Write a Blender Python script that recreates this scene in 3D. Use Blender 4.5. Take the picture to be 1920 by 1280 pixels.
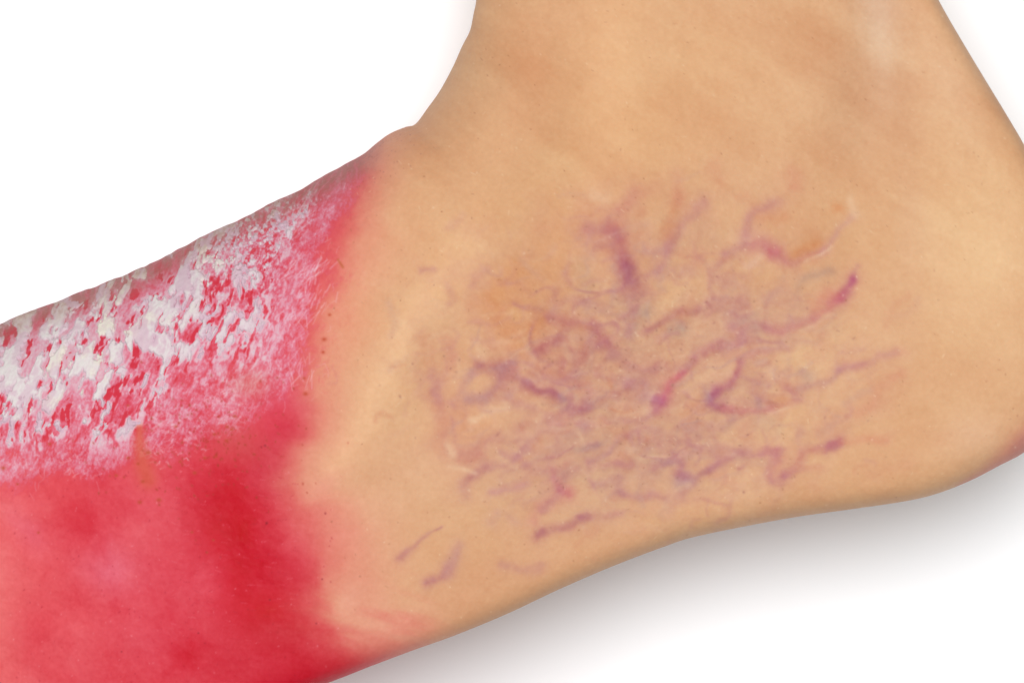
import bpy, math
import numpy as np

# ------------------------------------------------------------------ clear
for o in list(bpy.data.objects):
    bpy.data.objects.remove(o, do_unlink=True)
scene = bpy.context.scene
COL = scene.collection

# ------------------------------------------------------------------ camera
S = 8.0e-5            # metres per photo pixel in the plane of the foot's outline
ZS = 0.034            # height of that plane over the table
D = 0.80              # camera distance from that plane
cam_d = bpy.data.cameras.new('camera')
cam = bpy.data.objects.new('camera', cam_d)
COL.objects.link(cam)
cam.location = (0, 0, ZS + D)
cam.rotation_euler = (0, 0, 0)
cam_d.sensor_width = 36.0
cam_d.lens = 36.0 * D / (1920 * S)
cam_d.clip_start = 0.01
cam_d.clip_end = 50
scene.camera = cam

# ------------------------------------------------------------------ light
world = bpy.data.worlds.new('World')
scene.world = world
world.use_nodes = True
bg = world.node_tree.nodes['Background']
bg.inputs['Color'].default_value = (1.0, 1.0, 1.0, 1)
bg.inputs['Strength'].default_value = 0.47

def area_light(name, loc, target, size, power, color=(1, 1, 1)):
    d = bpy.data.lights.new(name, 'AREA')
    d.shape = 'DISK'
    d.size = size
    d.energy = power
    d.color = color
    o = bpy.data.objects.new(name, d)
    COL.objects.link(o)
    o.location = loc
    from mathutils import Vector
    o.rotation_euler = (Vector(target) - Vector(loc)).to_track_quat('-Z', 'Y').to_euler()
    return o

area_light('softbox', (-0.03, 0.125, 1.05), (0, 0, 0.03), 0.38, 10.4)

vs = scene.view_settings
vs.view_transform = 'Standard'
vs.look = 'None'
vs.exposure = 0.0
vs.gamma = 1.0
vs.use_curve_mapping = False
scene.render.engine = 'CYCLES'
GAIN = 1.46           # light on the face of the foot, used to turn photo colours into base colours

# ==================================================================
# PAINT BEGIN : pigment of the skin, plus some painted highlight and shading, on a flat sheet in photo pixels
# ==================================================================
X0, X1, Y0, Y1 = -420, 2080, -320, 1620
PW, PH = X1 - X0, Y1 - Y0
rng = np.random.default_rng(7)
f32 = np.float32

def sstep(a, b, x):
    t = np.clip((x - a) / (b - a), 0, 1)
    return t * t * (3 - 2 * t)

def lattice(u, v, seed):
    """value noise in [0,1] at any coordinates"""
    r = np.random.default_rng(seed)
    T = r.random((256, 256)).astype(f32)
    iu = np.floor(u).astype(np.int32); iv = np.floor(v).astype(np.int32)
    fu = (u - iu).astype(f32); fv = (v - iv).astype(f32)
    fu = fu * fu * fu * (fu * (fu * 6 - 15) + 10); fv = fv * fv * fv * (fv * (fv * 6 - 15) + 10)
    a = T[iv & 255, iu & 255]; b = T[iv & 255, (iu + 1) & 255]
    c = T[(iv + 1) & 255, iu & 255]; d = T[(iv + 1) & 255, (iu + 1) & 255]
    return (a * (1 - fu) + b * fu) * (1 - fv) + (c * (1 - fu) + d * fu) * fv

def fbm(u, v, seed, octs=4, gain=0.5):
    s = 0; amp = 1; tot = 0
    for k in range(octs):
        s = s + amp * lattice(u * 2 ** k + 17.3 * k, v * 2 ** k + 5.7 * k, seed + k)
        tot += amp; amp *= gain
    return s / tot

def grid_noise(cell, seed, octs=3, gain=0.5, shape=None):
    """cheap smooth noise on the whole sheet (separable spline of a random lattice)"""
    h, w = (PH, PW) if shape is None else shape
    out = np.zeros((h, w), f32); amp = 1; tot = 0
    r = np.random.default_rng(seed)
    for k in range(octs):
        c = cell / 2 ** k
        def taps(n):
            p = np.arange(n) / c
            i = np.floor(p).astype(np.int32); f = (p - i).astype(f32)
            return i, [(1 - f) ** 3 / 6, (3 * f ** 3 - 6 * f ** 2 + 4) / 6, (-3 * f ** 3 + 3 * f ** 2 + 3 * f + 1) / 6, f ** 3 / 6]
        iy, wy_ = taps(h); ix, wx_ = taps(w)
        L = r.standard_normal((int(h / c) + 5, int(w / c) + 5)).astype(f32)
        M = sum(L[iy + j] * wy_[j][:, None] for j in range(4))
        out += amp * sum(M[:, ix + j] * wx_[j][None, :] for j in range(4))
        tot += amp * amp * 0.3; amp *= gain
    return out / math.sqrt(tot)

def bilinear(img, x, y):
    x = np.clip(x - X0, 0, PW - 1.001); y = np.clip(y - Y0, 0, PH - 1.001)
    i = x.astype(np.int32); j = y.astype(np.int32)
    fx = (x - i).astype(f32); fy = (y - j).astype(f32)
    if img.ndim == 3:
        fx = fx[..., None]; fy = fy[..., None]
    return (img[j, i] * (1 - fx) + img[j, i + 1] * fx) * (1 - fy) + (img[j + 1, i] * (1 - fx) + img[j + 1, i + 1] * fx) * fy

def seg_field(pts, w, pad):
    """distance/width ratio to a polyline with widths, on its own window"""
    pts = np.array(pts, f32)
    n = len(pts)
    w = np.full(n, w, f32) if np.isscalar(w) else np.array(w, f32)
    m = float(w.max()) * pad
    xa = int(max(X0, math.floor(pts[:, 0].min() - m))); xb = int(min(X1, math.ceil(pts[:, 0].max() + m)))
    ya = int(max(Y0, math.floor(pts[:, 1].min() - m))); yb = int(min(Y1, math.ceil(pts[:, 1].max() + m)))
    if xb - xa < 2 or yb - ya < 2:
        return None
    X, Y = np.meshgrid(np.arange(xa, xb, dtype=f32), np.arange(ya, yb, dtype=f32))
    best = np.full(X.shape, 1e9, f32); tt = np.zeros(X.shape, f32)
    for k in range(max(1, n - 1)):
        p = pts[k]; q = pts[min(k + 1, n - 1)]
        d = q - p; L2 = float(d @ d) + 1e-6
        t = np.clip(((X - p[0]) * d[0] + (Y - p[1]) * d[1]) / L2, 0, 1)
        dist = np.hypot(X - p[0] - t * d[0], Y - p[1] - t * d[1])
        ww = w[k] * (1 - t) + w[min(k + 1, n - 1)] * t
        r = dist / np.maximum(ww, 0.3)
        s = r < best
        best = np.where(s, r, best); tt = np.where(s, (k + t) / max(1, n - 1), tt)
    return best, tt, slice(ya - Y0, yb - Y0), slice(xa - X0, xb - X0)

def smooth_line(pts, per=6):
    p = np.array(pts, float)
    if len(p) < 3:
        return p
    P = np.vstack([2 * p[0] - p[1], p, 2 * p[-1] - p[-2]])
    out = []
    for k in range(1, len(P) - 2):
        for t in np.linspace(0, 1, per, endpoint=False):
            a, b, c, d = P[k - 1], P[k], P[k + 1], P[k + 2]
            out.append(0.5 * ((2 * b) + (c - a) * t + (2 * a - 5 * b + 4 * c - d) * t * t + (3 * b - a - 3 * c + d) * t ** 3))
    out.append(p[-1])
    return np.array(out)

def lay(img, pts, w, col, a, pad=2.6, power=2.0, a_end=None, smooth=True):
    """soft stroke of pigment"""
    if smooth and len(pts) > 2 and np.isscalar(w):
        pts = smooth_line(pts, 4)
    r = seg_field(pts, w, pad)
    if r is None:
        return
    d, t, sy, sx = r
    al = a * np.exp(-d ** power)
    if a_end is not None:
        al = al * (1 + (a_end / a - 1) * t)
    al = al[..., None].astype(f32)
    img[sy, sx] = img[sy, sx] * (1 - al) + np.array(col, f32) * al

def blob(img, x, y, rx, ry, col, a, rot=0.0, power=2.0):
    m = max(rx, ry) * 2.4
    xa, xb = int(max(X0, x - m)), int(min(X1, x + m)); ya, yb = int(max(Y0, y - m)), int(min(Y1, y + m))
    if xb - xa < 2 or yb - ya < 2:
        return
    X, Y = np.meshgrid(np.arange(xa, xb, dtype=f32) - x, np.arange(ya, yb, dtype=f32) - y)
    c, s = math.cos(math.radians(rot)), math.sin(math.radians(rot))
    d = np.sqrt(((X * c + Y * s) / rx) ** 2 + ((-X * s + Y * c) / ry) ** 2)
    al = (a * np.exp(-d ** power))[..., None].astype(f32)
    sy, sx = slice(ya - Y0, yb - Y0), slice(xa - X0, xb - X0)
    img[sy, sx] = img[sy, sx] * (1 - al) + np.array(col, f32) * al

def mixc(img, col, a):
    a = a[..., None]
    return img * (1 - a) + np.array(col, f32) * a

def warp(img, dx, dy):
    X, Y = np.meshgrid(np.arange(X0, X1, dtype=f32), np.arange(Y0, Y1, dtype=f32))
    return bilinear(img, X + dx, Y + dy)

def paint():
    XX, YY = np.meshgrid(np.arange(X0, X1, dtype=f32), np.arange(Y0, Y1, dtype=f32))
    img = np.empty((PH, PW, 3), f32)
    img[:] = (219, 169, 124)
    # ---------------------------------------------------- broad skin tones
    B = [  # x, y, rx, ry, colour, alpha, rot
        (1150, 130, 75, 260, (230, 181, 132), .75, 0), (1000, 120, 70, 160, (222, 164, 120), .6, 15),
        (1350, 110, 130, 120, (216, 162, 113), .7, 0), (1480, 60, 90, 90, (212, 158, 112), .5, 0),
        (920, 300, 80, 120, (223, 168, 122), .6, 30), (1250, 260, 90, 90, (218, 163, 112), .5, 0),
        (1650, 40, 50, 170, (218, 184, 156), .65, -8), (1600, 200, 80, 130, (213, 167, 128), .6, 0),  # first blob: pale sheen beside the tendon, painted into the skin colour
        (1780, 150, 60, 150, (226, 182, 142), .7, -20), (1860, 470, 130, 200, (229, 184, 134), .85, -15),
        (1700, 330, 30, 260, (217, 168, 126), .6, 0), (1640, 430, 90, 120, (214, 163, 116), .5, 0),
        (1800, 700, 130, 110, (219, 169, 121), .6, 0), (1500, 930, 250, 50, (216, 165, 120), .6, -12),
        (1050, 1050, 200, 60, (215, 161, 118), .7, -22), (870, 1120, 120, 60, (215, 163, 122), .6, -22),
        (760, 400, 80, 100, (229, 178, 131), .7, 20), (830, 450, 90, 40, (227, 178, 130), .5, -30),
        (700, 480, 60, 60, (226, 161, 123), .65, 0), (650, 600, 45, 90, (229, 160, 122), .8, 8),
        (690, 620, 40, 60, (228, 168, 127), .6, 0), (800, 900, 90, 70, (221, 170, 127), .7, 0),
        (690, 960, 80, 80, (222, 168, 128), .7, 0), (1000, 340, 120, 60, (224, 175, 126), .5, -20),
        (730, 330, 50, 50, (224, 172, 126), .6, 0), (1720, 880, 120, 40, (221, 172, 128), .5, -15),
        (1830, 820, 60, 40, (224, 178, 140), .6, -20), (1120, 940, 120, 60, (213, 166, 126), .5, -15),
    ]
    for b in B:
        blob(img, b[0], b[1], b[2], b[3], b[4], b[5], b[6])
    lay(img, [(880, 480), (810, 555), (750, 640), (715, 720), (685, 790), (620, 880)], [40, 44, 48, 44, 40, 20], (235, 189, 141), .85)  # soft highlight streak painted into the skin colour
    lay(img, [(880, 480), (1000, 420), (1120, 380)], 40, (226, 178, 129), .5)
    # brushed drift of tone, along the leg
    ca, sa = math.cos(math.radians(33)), math.sin(math.radians(33))
    U = XX * ca + YY * sa; V = -XX * sa + YY * ca
    br = fbm(U / 210, V / 60, 31, 4) - 0.5
    br2 = fbm(U / 60, V / 14, 41, 3) - 0.5
    legm = sstep(760, 360, YY) * 0.8 + 0.35
    img += (br * legm)[..., None] * np.array([10, 17, 17], f32) + (br2 * legm)[..., None] * np.array([3, 5, 5], f32)
    lo = grid_noise(150, 3, 3); lo2 = grid_noise(60, 5, 3)
    img += lo[..., None] * np.array([1.6, 3.0, 3.5], f32) + lo2[..., None] * np.array([1.0, 1.8, 1.6], f32)
    # ---------------------------------------------------- tangled veins under the skin
    vm = np.exp(-(((XX - 1210) / 400) ** 2 + ((YY - 690) / 290) ** 2) ** 1.6)
    mot = grid_noise(42, 11, 4, .6); mot2 = grid_noise(30, 12, 3, .6)
    img = mixc(img, (209, 159, 128), np.clip(vm * (.40 + .22 * mot), 0, .8))
    img = mixc(img, (202, 136, 114), np.clip(vm * (.30 * mot2 - .03), 0, .5))
    img = mixc(img, (226, 182, 140), np.clip(vm * (-.20 * mot2 - .08), 0, .4))
    img = mixc(img, (188, 160, 140), np.clip(vm * (.13 * grid_noise(55, 13, 3) - .10), 0, .25))
    blob(img, 1070, 830, 150, 60, (202, 152, 128), .5, -15); blob(img, 1010, 700, 80, 60, (203, 140, 116), .55, 20)
    blob(img, 1080, 650, 80, 50, (202, 142, 120), .5, 10); blob(img, 1380, 600, 110, 50, (204, 154, 128), .5, -20)
    blob(img, 1210, 720, 60, 70, (202, 142, 124), .5); blob(img, 860, 800, 50, 90, (214, 152, 116), .55)
    blob(img, 905, 790, 50, 35, (218, 158, 112), .5); blob(img, 1130, 430, 70, 80, (212, 152, 114), .6, -20)
    # ochre bruise
    blob(img, 985, 570, 95, 95, (214, 152, 108), .65, 20); blob(img, 1040, 500, 60, 60, (216, 156, 108), .5)
    lay(img, [(915, 560), (928, 590), (950, 615), (972, 640)], 22, (210, 142, 92), .55)
    lay(img, [(972, 640), (1000, 615), (1018, 595)], 14, (206, 136, 88), .6)
    lay(img, [(966, 505), (935, 545)], 22, (216, 150, 96), .5)
    blob(img, 965, 585, 18, 16, (220, 165, 108), .6)
    M1 = (182, 106, 104); M2 = (172, 102, 116); PK = (198, 98, 116); LV = (194, 146, 142); BR = (200, 134, 100); GR = (180, 150, 136); OR = (208, 138, 86)
    V = [  # points, width, colour, alpha
        ([(1101, 430), (1125, 434), (1147, 434)], 11, (188, 122, 114), .6), ([(1147, 434), (1161, 451), (1164, 477), (1172, 497), (1181, 530)], 16, M1, .9),
        ([(1175, 508), (1181, 530)], 16, (160, 90, 110), .85), ([(1193, 362), (1183, 376), (1163, 395), (1155, 425)], 15, (200, 132, 112), .55),
        ([(1209, 398), (1200, 405)], 10, BR, .4), ([(1120, 462), (1150, 470)], 10, BR, .4), ([(1098, 566), (1120, 572), (1143, 580)], 11, (196, 138, 124), .5),
        ([(1030, 592), (1061, 602), (1094, 605), (1117, 618), (1128, 636), (1142, 646)], 12, (184, 108, 108), .62), ([(1010, 655), (1020, 652)], 11, M1, .6),
        ([(1020, 648), (1035, 638), (1055, 638), (1070, 650)], 9, M1, .55), ([(1088, 664), (1096, 660)], 12, (176, 104, 104), .6), ([(1088, 664), (1081, 682), (1079, 700)], 8, M1, .4),
        ([(1052, 672), (1050, 690), (1060, 700)], 7, M1, .4), ([(1050, 710), (1075, 716), (1100, 720)], 9, (196, 130, 122), .4),
        ([(797, 641), (802, 661), (808, 694)], 17, BR, .5), ([(842, 645), (848, 664), (838, 690), (824, 715)], 15, (204, 140, 116), .5),
        ([(899, 684), (922, 691), (943, 695), (955, 690)], 12, (170, 98, 100), .8), ([(943, 697), (938, 717), (931, 731), (918, 742), (900, 748), (880, 746)], 11, (176, 116, 120), .7),
        ([(905, 749), (880, 746)], 11, (180, 136, 132), .6), ([(958, 688), (961, 704), (950, 712)], 11, (190, 118, 108), .5),
        ([(985, 720), (1000, 724), (1019, 730), (1038, 737), (1053, 756), (1064, 775)], 11, (172, 98, 108), .8), ([(1106, 760), (1080, 773), (1058, 783)], 10, (160, 78, 100), .85),
        ([(1060, 783), (1036, 796)], 10, (206, 108, 104), .6), ([(1050, 742), (1058, 762)], 9, (172, 132, 138), .6), ([(1101, 735), (1100, 760)], 9, (184, 116, 130), .5),
        ([(1070, 740), (1076, 765)], 7, M2, .4), ([(1130, 746), (1112, 758)], 8, GR, .4), ([(1146, 780), (1140, 776)], 9, (186, 134, 112), .5),
        ([(1185, 720), (1200, 726)], 15, (164, 104, 122), .75), ([(1230, 690), (1240, 688)], 13, (182, 112, 112), .55), ([(1205, 742), (1228, 750)], 9, (176, 118, 140), .5),
        ([(1281, 694), (1258, 720), (1243, 745)], 8, (204, 92, 112), .75), ([(1243, 745), (1231, 770)], 9, (200, 112, 124), .5), ([(1229, 752), (1238, 750)], 12, (172, 90, 124), .6),
        ([(819, 740), (825, 783), (829, 817), (831, 842)], 15, (202, 136, 108), .55), ([(867, 770), (871, 793)], 13, (206, 144, 110), .45),
        ([(862, 848), (895, 842), (922, 828), (960, 816), (990, 800), (1030, 788)], 12, (188, 122, 110), .55), ([(876, 904), (891, 886), (912, 870)], 10, (178, 112, 112), .65),
        ([(860, 862), (885, 858), (900, 850)], 7, (196, 124, 106), .45), ([(870, 915), (876, 930)], 10, (196, 142, 128), .35),
        ([(926, 921), (960, 917), (986, 906)], 8, (200, 144, 138), .6), ([(1034, 884), (1042, 900), (1050, 918)], 10, (198, 112, 124), .6), ([(1052, 920), (1062, 922)], 11, (190, 82, 104), .75),
        ([(1113, 908), (1146, 903), (1163, 899), (1153, 914), (1167, 921)], 9, (178, 122, 126), .55), ([(998, 976), (1010, 955), (1040, 933)], 13, (202, 128, 116), .55),
        ([(1003, 1010), (1016, 995)], 9, (170, 98, 98), .75), ([(1012, 1002), (1039, 990), (1063, 985), (1094, 968), (1120, 961)], 9, (180, 114, 110), .6), ([(1088, 970), (1100, 966)], 8, (164, 96, 106), .55),
        ([(1132, 970), (1160, 964)], 8, (190, 130, 122), .5), ([(922, 978), (932, 962)], 11, (198, 150, 140), .4), ([(955, 972), (965, 980)], 9, (198, 150, 140), .25),
        ([(752, 1047), (771, 1027), (795, 1006), (828, 984)], [9, 6, 4, 2], (180, 118, 116), .6), ([(798, 1093), (822, 1083), (841, 1071)], 9, (172, 106, 114), .7), ([(841, 1071), (852, 1049), (859, 1020)], 10, (190, 138, 130), .55),
        ([(943, 1061), (967, 1068), (994, 1070), (1018, 1063)], 9, (190, 132, 118), .55), ([(1067, 866), (1050, 880)], 7, M1, .35), ([(1105, 838), (1118, 834)], 9, (170, 104, 116), .6), ([(1080, 840), (1110, 838), (1140, 828)], 7, GR, .4),
        ([(1104, 869), (1135, 855), (1150, 835), (1165, 820), (1190, 816)], 6, (182, 130, 128), .5), ([(1180, 840), (1205, 832), (1230, 826)], 9, (192, 134, 122), .4), ([(1040, 800), (1075, 812), (1100, 800)], 12, (190, 146, 136), .4),
        ([(1000, 860), (1030, 850), (1060, 842)], 8, (192, 142, 126), .4), ([(980, 840), (1010, 826)], 8, (192, 136, 122), .35),
        ([(1300, 672), (1324, 659), (1350, 650)], 10, (178, 106, 112), .65), ([(1350, 650), (1375, 650), (1388, 636), (1376, 615)], 12, (190, 130, 132), .5), ([(1402, 602), (1412, 612)], 13, (186, 154, 138), .55),
        ([(1395, 684), (1387, 702), (1368, 720), (1344, 733)], 9, (176, 98, 108), .7), ([(1344, 733), (1332, 747), (1335, 761), (1357, 768)], 11, (168, 92, 116), .8), ([(1357, 768), (1384, 771), (1413, 771), (1445, 765)], 7, (190, 104, 112), .65),
        ([(1445, 765), (1475, 757), (1494, 745)], 8, (200, 138, 124), .45), ([(1322, 735), (1326, 745)], 10, (178, 140, 136), .5), ([(1419, 750), (1421, 762)], 9, (172, 134, 130), .55), ([(1455, 752), (1470, 748)], 12, OR, .45), ([(1438, 753), (1444, 752)], 6, (180, 112, 88), .5),
        ([(1473, 721), (1490, 735)], 10, (204, 138, 112), .45), ([(1500, 728), (1523, 720), (1544, 718), (1564, 709), (1574, 693)], 8, (188, 136, 126), .5), ([(1510, 700), (1516, 706)], 11, (188, 152, 132), .5),
        ([(1600, 680), (1612, 682)], 11, (206, 142, 112), .55), ([(1680, 660), (1700, 657)], 11, (208, 146, 116), .45), ([(1612, 772), (1638, 758), (1648, 733), (1690, 698)], 11, (210, 146, 112), .45),
        ([(1574, 829), (1556, 836)], 10, (166, 86, 112), .8), ([(1558, 835), (1537, 839), (1509, 843), (1499, 861), (1492, 878), (1475, 891)], 8, (192, 118, 108), .65),
        ([(1478, 890), (1458, 899), (1446, 893), (1447, 878), (1454, 858)], 10, (184, 116, 124), .65), ([(1456, 880), (1462, 860)], 14, (206, 132, 112), .4), ([(1454, 843), (1437, 843), (1424, 850)], 9, (186, 104, 116), .7), ([(1424, 852), (1392, 850), (1372, 855), (1344, 867), (1327, 880)], 9, (182, 118, 124), .65),
        ([(1327, 880), (1311, 890), (1303, 905), (1284, 925)], 8, (172, 108, 112), .65), ([(1234, 875), (1248, 864), (1265, 858), (1276, 868), (1273, 888), (1289, 895)], 9, (174, 108, 124), .7), ([(1242, 866), (1252, 864)], 9, (150, 96, 124), .6),
        ([(1278, 892), (1290, 897)], 9, (164, 90, 108), .55), ([(1280, 908), (1290, 906)], 15, (184, 150, 150), .65), ([(1225, 925), (1248, 933), (1278, 931)], 10, (194, 136, 126), .5), ([(1160, 872), (1200, 876), (1234, 875)], 7, (194, 132, 118), .45), ([(1200, 860), (1215, 840)], 8, LV, .3),
        ([(1574, 829), (1612, 826), (1662, 823)], 9, (212, 142, 108), .5), ([(1286, 830), (1313, 819)], 8, (192, 136, 124), .5), ([(1303, 806), (1290, 812)], 13, (192, 136, 126), .45), ([(1497, 812), (1502, 808)], 9, (186, 130, 120), .5), ([(1385, 878), (1392, 874)], 6, (176, 106, 106), .5),
        ([(1500, 880), (1540, 876)], 7, (206, 140, 112), .35),
        ([(1607, 500), (1600, 521)], 5, (192, 136, 124), .55), ([(1600, 523), (1590, 543), (1574, 560)], 11, (178, 86, 110), .85), ([(1574, 558), (1554, 577), (1528, 596)], 9, (194, 106, 112), .7), ([(1528, 596), (1502, 610), (1479, 618), (1453, 615), (1434, 610)], 9, (194, 122, 120), .55),
        ([(1560, 552), (1530, 575)], 15, (212, 136, 110), .5), ([(1462, 382), (1436, 392), (1413, 402), (1400, 425), (1400, 446), (1423, 457)], 12, (184, 122, 124), .5), ([(1415, 455), (1435, 463), (1455, 473)], 17, (196, 118, 116), .65), ([(1448, 472), (1456, 472)], 9, (196, 90, 104), .5),
        ([(1455, 476), (1469, 488), (1487, 493), (1515, 480), (1544, 470)], 10, (196, 126, 120), .55), ([(1544, 470), (1561, 451), (1578, 427), (1595, 407)], 8, (198, 146, 134), .5), ([(1489, 472), (1528, 456)], 12, OR, .6), ([(1430, 410), (1468, 406)], 13, (212, 146, 100), .5),
        ([(1482, 326), (1490, 350)], 16, (212, 146, 112), .6), ([(1565, 392), (1572, 394)], 10, (214, 146, 94), .6), ([(1400, 370), (1410, 380)], 13, (212, 150, 110), .4),
        ([(1322, 378), (1295, 402), (1279, 421), (1266, 441), (1256, 461)], 11, (188, 128, 126), .6), ([(1256, 463), (1243, 471), (1214, 474)], 10, (196, 142, 136), .6), ([(1250, 440), (1262, 405), (1275, 370)], 15, (206, 138, 96), .5), ([(1270, 325), (1278, 380)], 13, (206, 144, 112), .5),
        ([(1340, 320), (1350, 350)], 15, (210, 148, 110), .45), ([(1205, 370), (1230, 350)], 14, (210, 150, 112), .3), ([(1359, 476), (1349, 494), (1341, 514), (1362, 531)], 10, (188, 130, 120), .5), ([(1380, 520), (1392, 518)], 9, (190, 130, 118), .4), ([(1282, 514), (1296, 512)], 10, LV, .5),
        ([(1235, 512), (1245, 502)], 9, LV, .45), ([(1495, 537), (1508, 524), (1558, 510)], 9, (184, 146, 122), .55), ([(1430, 560), (1465, 550), (1495, 555)], 9, (194, 142, 124), .4), ([(1326, 571), (1308, 579), (1282, 582), (1262, 596), (1239, 602), (1213, 619)], 8, (184, 116, 112), .6), ([(1310, 580), (1320, 578)], 8, (176, 112, 118), .4),
        ([(1260, 622), (1275, 618)], 13, (180, 152, 132), .5), ([(1200, 582), (1208, 580)], 11, (172, 150, 138), .55), ([(1190, 600), (1180, 635)], 15, (186, 158, 140), .45), ([(1085, 505), (1100, 535)], 20, (196, 160, 124), .35), ([(1135, 820), (1150, 795)], 9, (196, 150, 126), .3), ([(1185, 545), (1200, 550)], 16, (200, 142, 120), .4),
        ([(1330, 800), (1345, 780)], 11, (196, 148, 128), .35), ([(1250, 790), (1270, 800)], 10, (200, 146, 122), .3), ([(1420, 790), (1450, 800)], 15, (196, 160, 132), .4), ([(1640, 880), (1700, 870)], 14, (214, 156, 116), .3),
    ]
    vimg = img.copy()
    brk = 0.88 + 0.5 * (grid_noise(20, 24, 3, .6) * .4 + .3)
    for pts, w, c, a in V:
        w2 = w if np.isscalar(w) else w
        lay(vimg, pts, (np.array(w2) * 1.9).tolist() if not np.isscalar(w2) else w2 * 1.9, tuple(0.5 * np.array(c) + 0.5 * np.array((206, 156, 122))), a * .30)
        c2 = np.array(c) * .93 + np.array((214, 130, 104)) * .07
        lay(vimg, pts, w2 * .98 if np.isscalar(w2) else w2, tuple(c2), a * .86)
    for pts, w, a in [([(886, 788), (915, 772), (948, 762)], 10, .6), ([(843, 838), (848, 850)], 9, .6), ([(838, 872), (870, 878), (890, 884)], 5, .5), ([(1397, 497), (1422, 484)], 8, .5),
                      ([(1508, 490), (1541, 477), (1560, 462)], 3.5, .55), ([(1594, 375), (1598, 390), (1603, 402)], 10, .5), ([(1120, 365), (1135, 372)], 12, .5), ([(1500, 622), (1530, 606), (1555, 590)], 4, .4), ([(1440, 772), (1475, 764)], 5, .45), ([(900, 640), (905, 660)], 14, .4)]:
        lay(vimg, pts, w, (228, 188, 150), a)
    vs_ = (slice(330 - Y0, 1060 - Y0), slice(700 - X0, 1680 - X0)); vX, vY = XX[vs_], YY[vs_]
    vm2 = np.exp(-(((vX - 1190) / 370) ** 2 + ((vY - 700) / 260) ** 2) ** 1.8)
    for sd, cell, wd, col, al in [(171, 46, .13, (186, 122, 122), .40), (172, 34, .14, (194, 138, 130), .34), (173, 52, .13, (228, 188, 150), .40), (174, 40, .13, (188, 148, 140), .34), (175, 60, .11, (204, 138, 110), .32), (176, 66, .10, (178, 112, 118), .42)]:
        rn = fbm((vX * .94 - vY * .34) / cell / 1.7, (vX * .34 + vY * .94) / cell, sd, 2, .38) - .5
        gate = sstep(.45, .68, fbm(vX / 80, vY / 70, sd + 20, 2))
        vimg[vs_] = mixc(vimg[vs_], col, np.exp(-(rn / (wd * .42)) ** 2) * gate * vm2 * al)
    for pts in [[(806, 694), (819, 740)], [(824, 715), (826, 750)], [(943, 697), (985, 720)], [(1064, 775), (1128, 747), (1185, 722)], [(1142, 646), (1185, 690), (1231, 690)], [(1033, 797), (990, 830), (960, 868), (912, 872)], [(1063, 783), (1100, 802), (1150, 795), (1200, 790), (1231, 771)], [(1281, 694), (1300, 672)],
                [(1386, 637), (1407, 605), (1436, 610)], [(1181, 540), (1188, 580), (1180, 635)], [(1098, 566), (1060, 562), (1030, 592)], [(1104, 869), (1130, 876), (1160, 872)], [(1167, 921), (1200, 930), (1227, 926)], [(1049, 917), (1030, 938), (1015, 955)], [(1344, 867), (1342, 830), (1330, 800)], [(1494, 745), (1475, 723)], [(1574, 693), (1606, 682), (1680, 660)], [(1256, 461), (1242, 500), (1213, 520)],
                [(1400, 446), (1375, 466), (1359, 476)], [(1361, 531), (1345, 556), (1326, 571)], [(940, 735), (970, 760), (1010, 770), (1045, 790)], [(1000, 690), (1030, 700), (1060, 705), (1090, 700)], [(1120, 700), (1150, 710), (1185, 720)], [(890, 700), (870, 720), (850, 760)], [(1080, 880), (1050, 900)], [(1180, 816), (1215, 806), (1250, 815), (1286, 830)], [(1395, 684), (1410, 665), (1440, 655), (1480, 650)], [(1240, 840), (1290, 848), (1340, 838), (1400, 845)], [(940, 850), (975, 862), (1000, 880), (1035, 884)]]:
        lay(vimg, pts, 9, (186, 124, 122), .38)
    for k in range(300):                      # faint wisps between the main veins
        x = rng.normal(1210, 210); y = rng.normal(700, 140)
        an = math.radians(rng.normal(-28, 35)); L = rng.uniform(8, 34)
        bend = rng.normal(0, 6)
        pts = [(x - L * math.cos(an), y - L * math.sin(an)), (x + bend, y + bend), (x + L * math.cos(an), y + L * math.sin(an))]
        c = [(186, 122, 118), (196, 140, 126), (224, 180, 140), (190, 146, 132), (206, 140, 104)][rng.integers(5)]
        lay(vimg, pts, rng.uniform(3, 9), c, rng.uniform(.08, .34))
    wx = grid_noise(26, 21, 3, .55); wy = grid_noise(26, 22, 3, .55)
    relief = np.clip((img - vimg).mean(2) / 40, -.5, 1.4) * vm
    img = img + (vimg - img) * np.clip(brk, .5, 1.25)[..., None]
    img = warp(img, wx * 2.6, wy * 2.6)
    rag = grid_noise(7, 23, 3, .7)
    diff = np.clip((232 - img[..., 1]) / 100, 0, 1) * vm
    img += (rag * diff)[..., None] * np.array([2.0, 3.4, 2.8], f32)
    # heel's raw rim
    lay(img, [(1800, 915), (1850, 893), (1890, 868), (1925, 842), (1985, 790)], [8, 16, 26, 32, 36], (214, 126, 112), .75)
    lay(img, [(1905, 840), (1930, 815), (1980, 770)], 14, (200, 132, 124), .4)

    # ---------------------------------------------------- inflamed forefoot
    ky = np.array([-400, 200, 255, 300, 340, 400, 460, 520, 580, 640, 700, 760, 820, 870, 905, 950, 1000, 1050, 1100, 1140, 1175, 1205, 1240, 1300, 1700], f32)
    kx = np.array([690, 705, 704, 696, 684, 660, 644, 622, 604, 596, 594, 598, 594, 570, 556, 590, 618, 634, 622, 616, 640, 680, 720, 750, 800], f32)
    kw = np.array([50, 50, 52, 54, 54, 54, 54, 54, 54, 54, 52, 52, 56, 62, 72, 80, 84, 74, 96, 120, 150, 160, 150, 140, 120], f32)
    xb = np.interp(YY, ky, kx) + grid_noise(70, 51, 3) * 8 + grid_noise(16, 52, 2) * 2.0
    wb = np.interp(YY, ky, kw)
    red = 1 / (1 + np.exp(-(xb - XX - wb * .25) / (wb * .33)))
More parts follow.
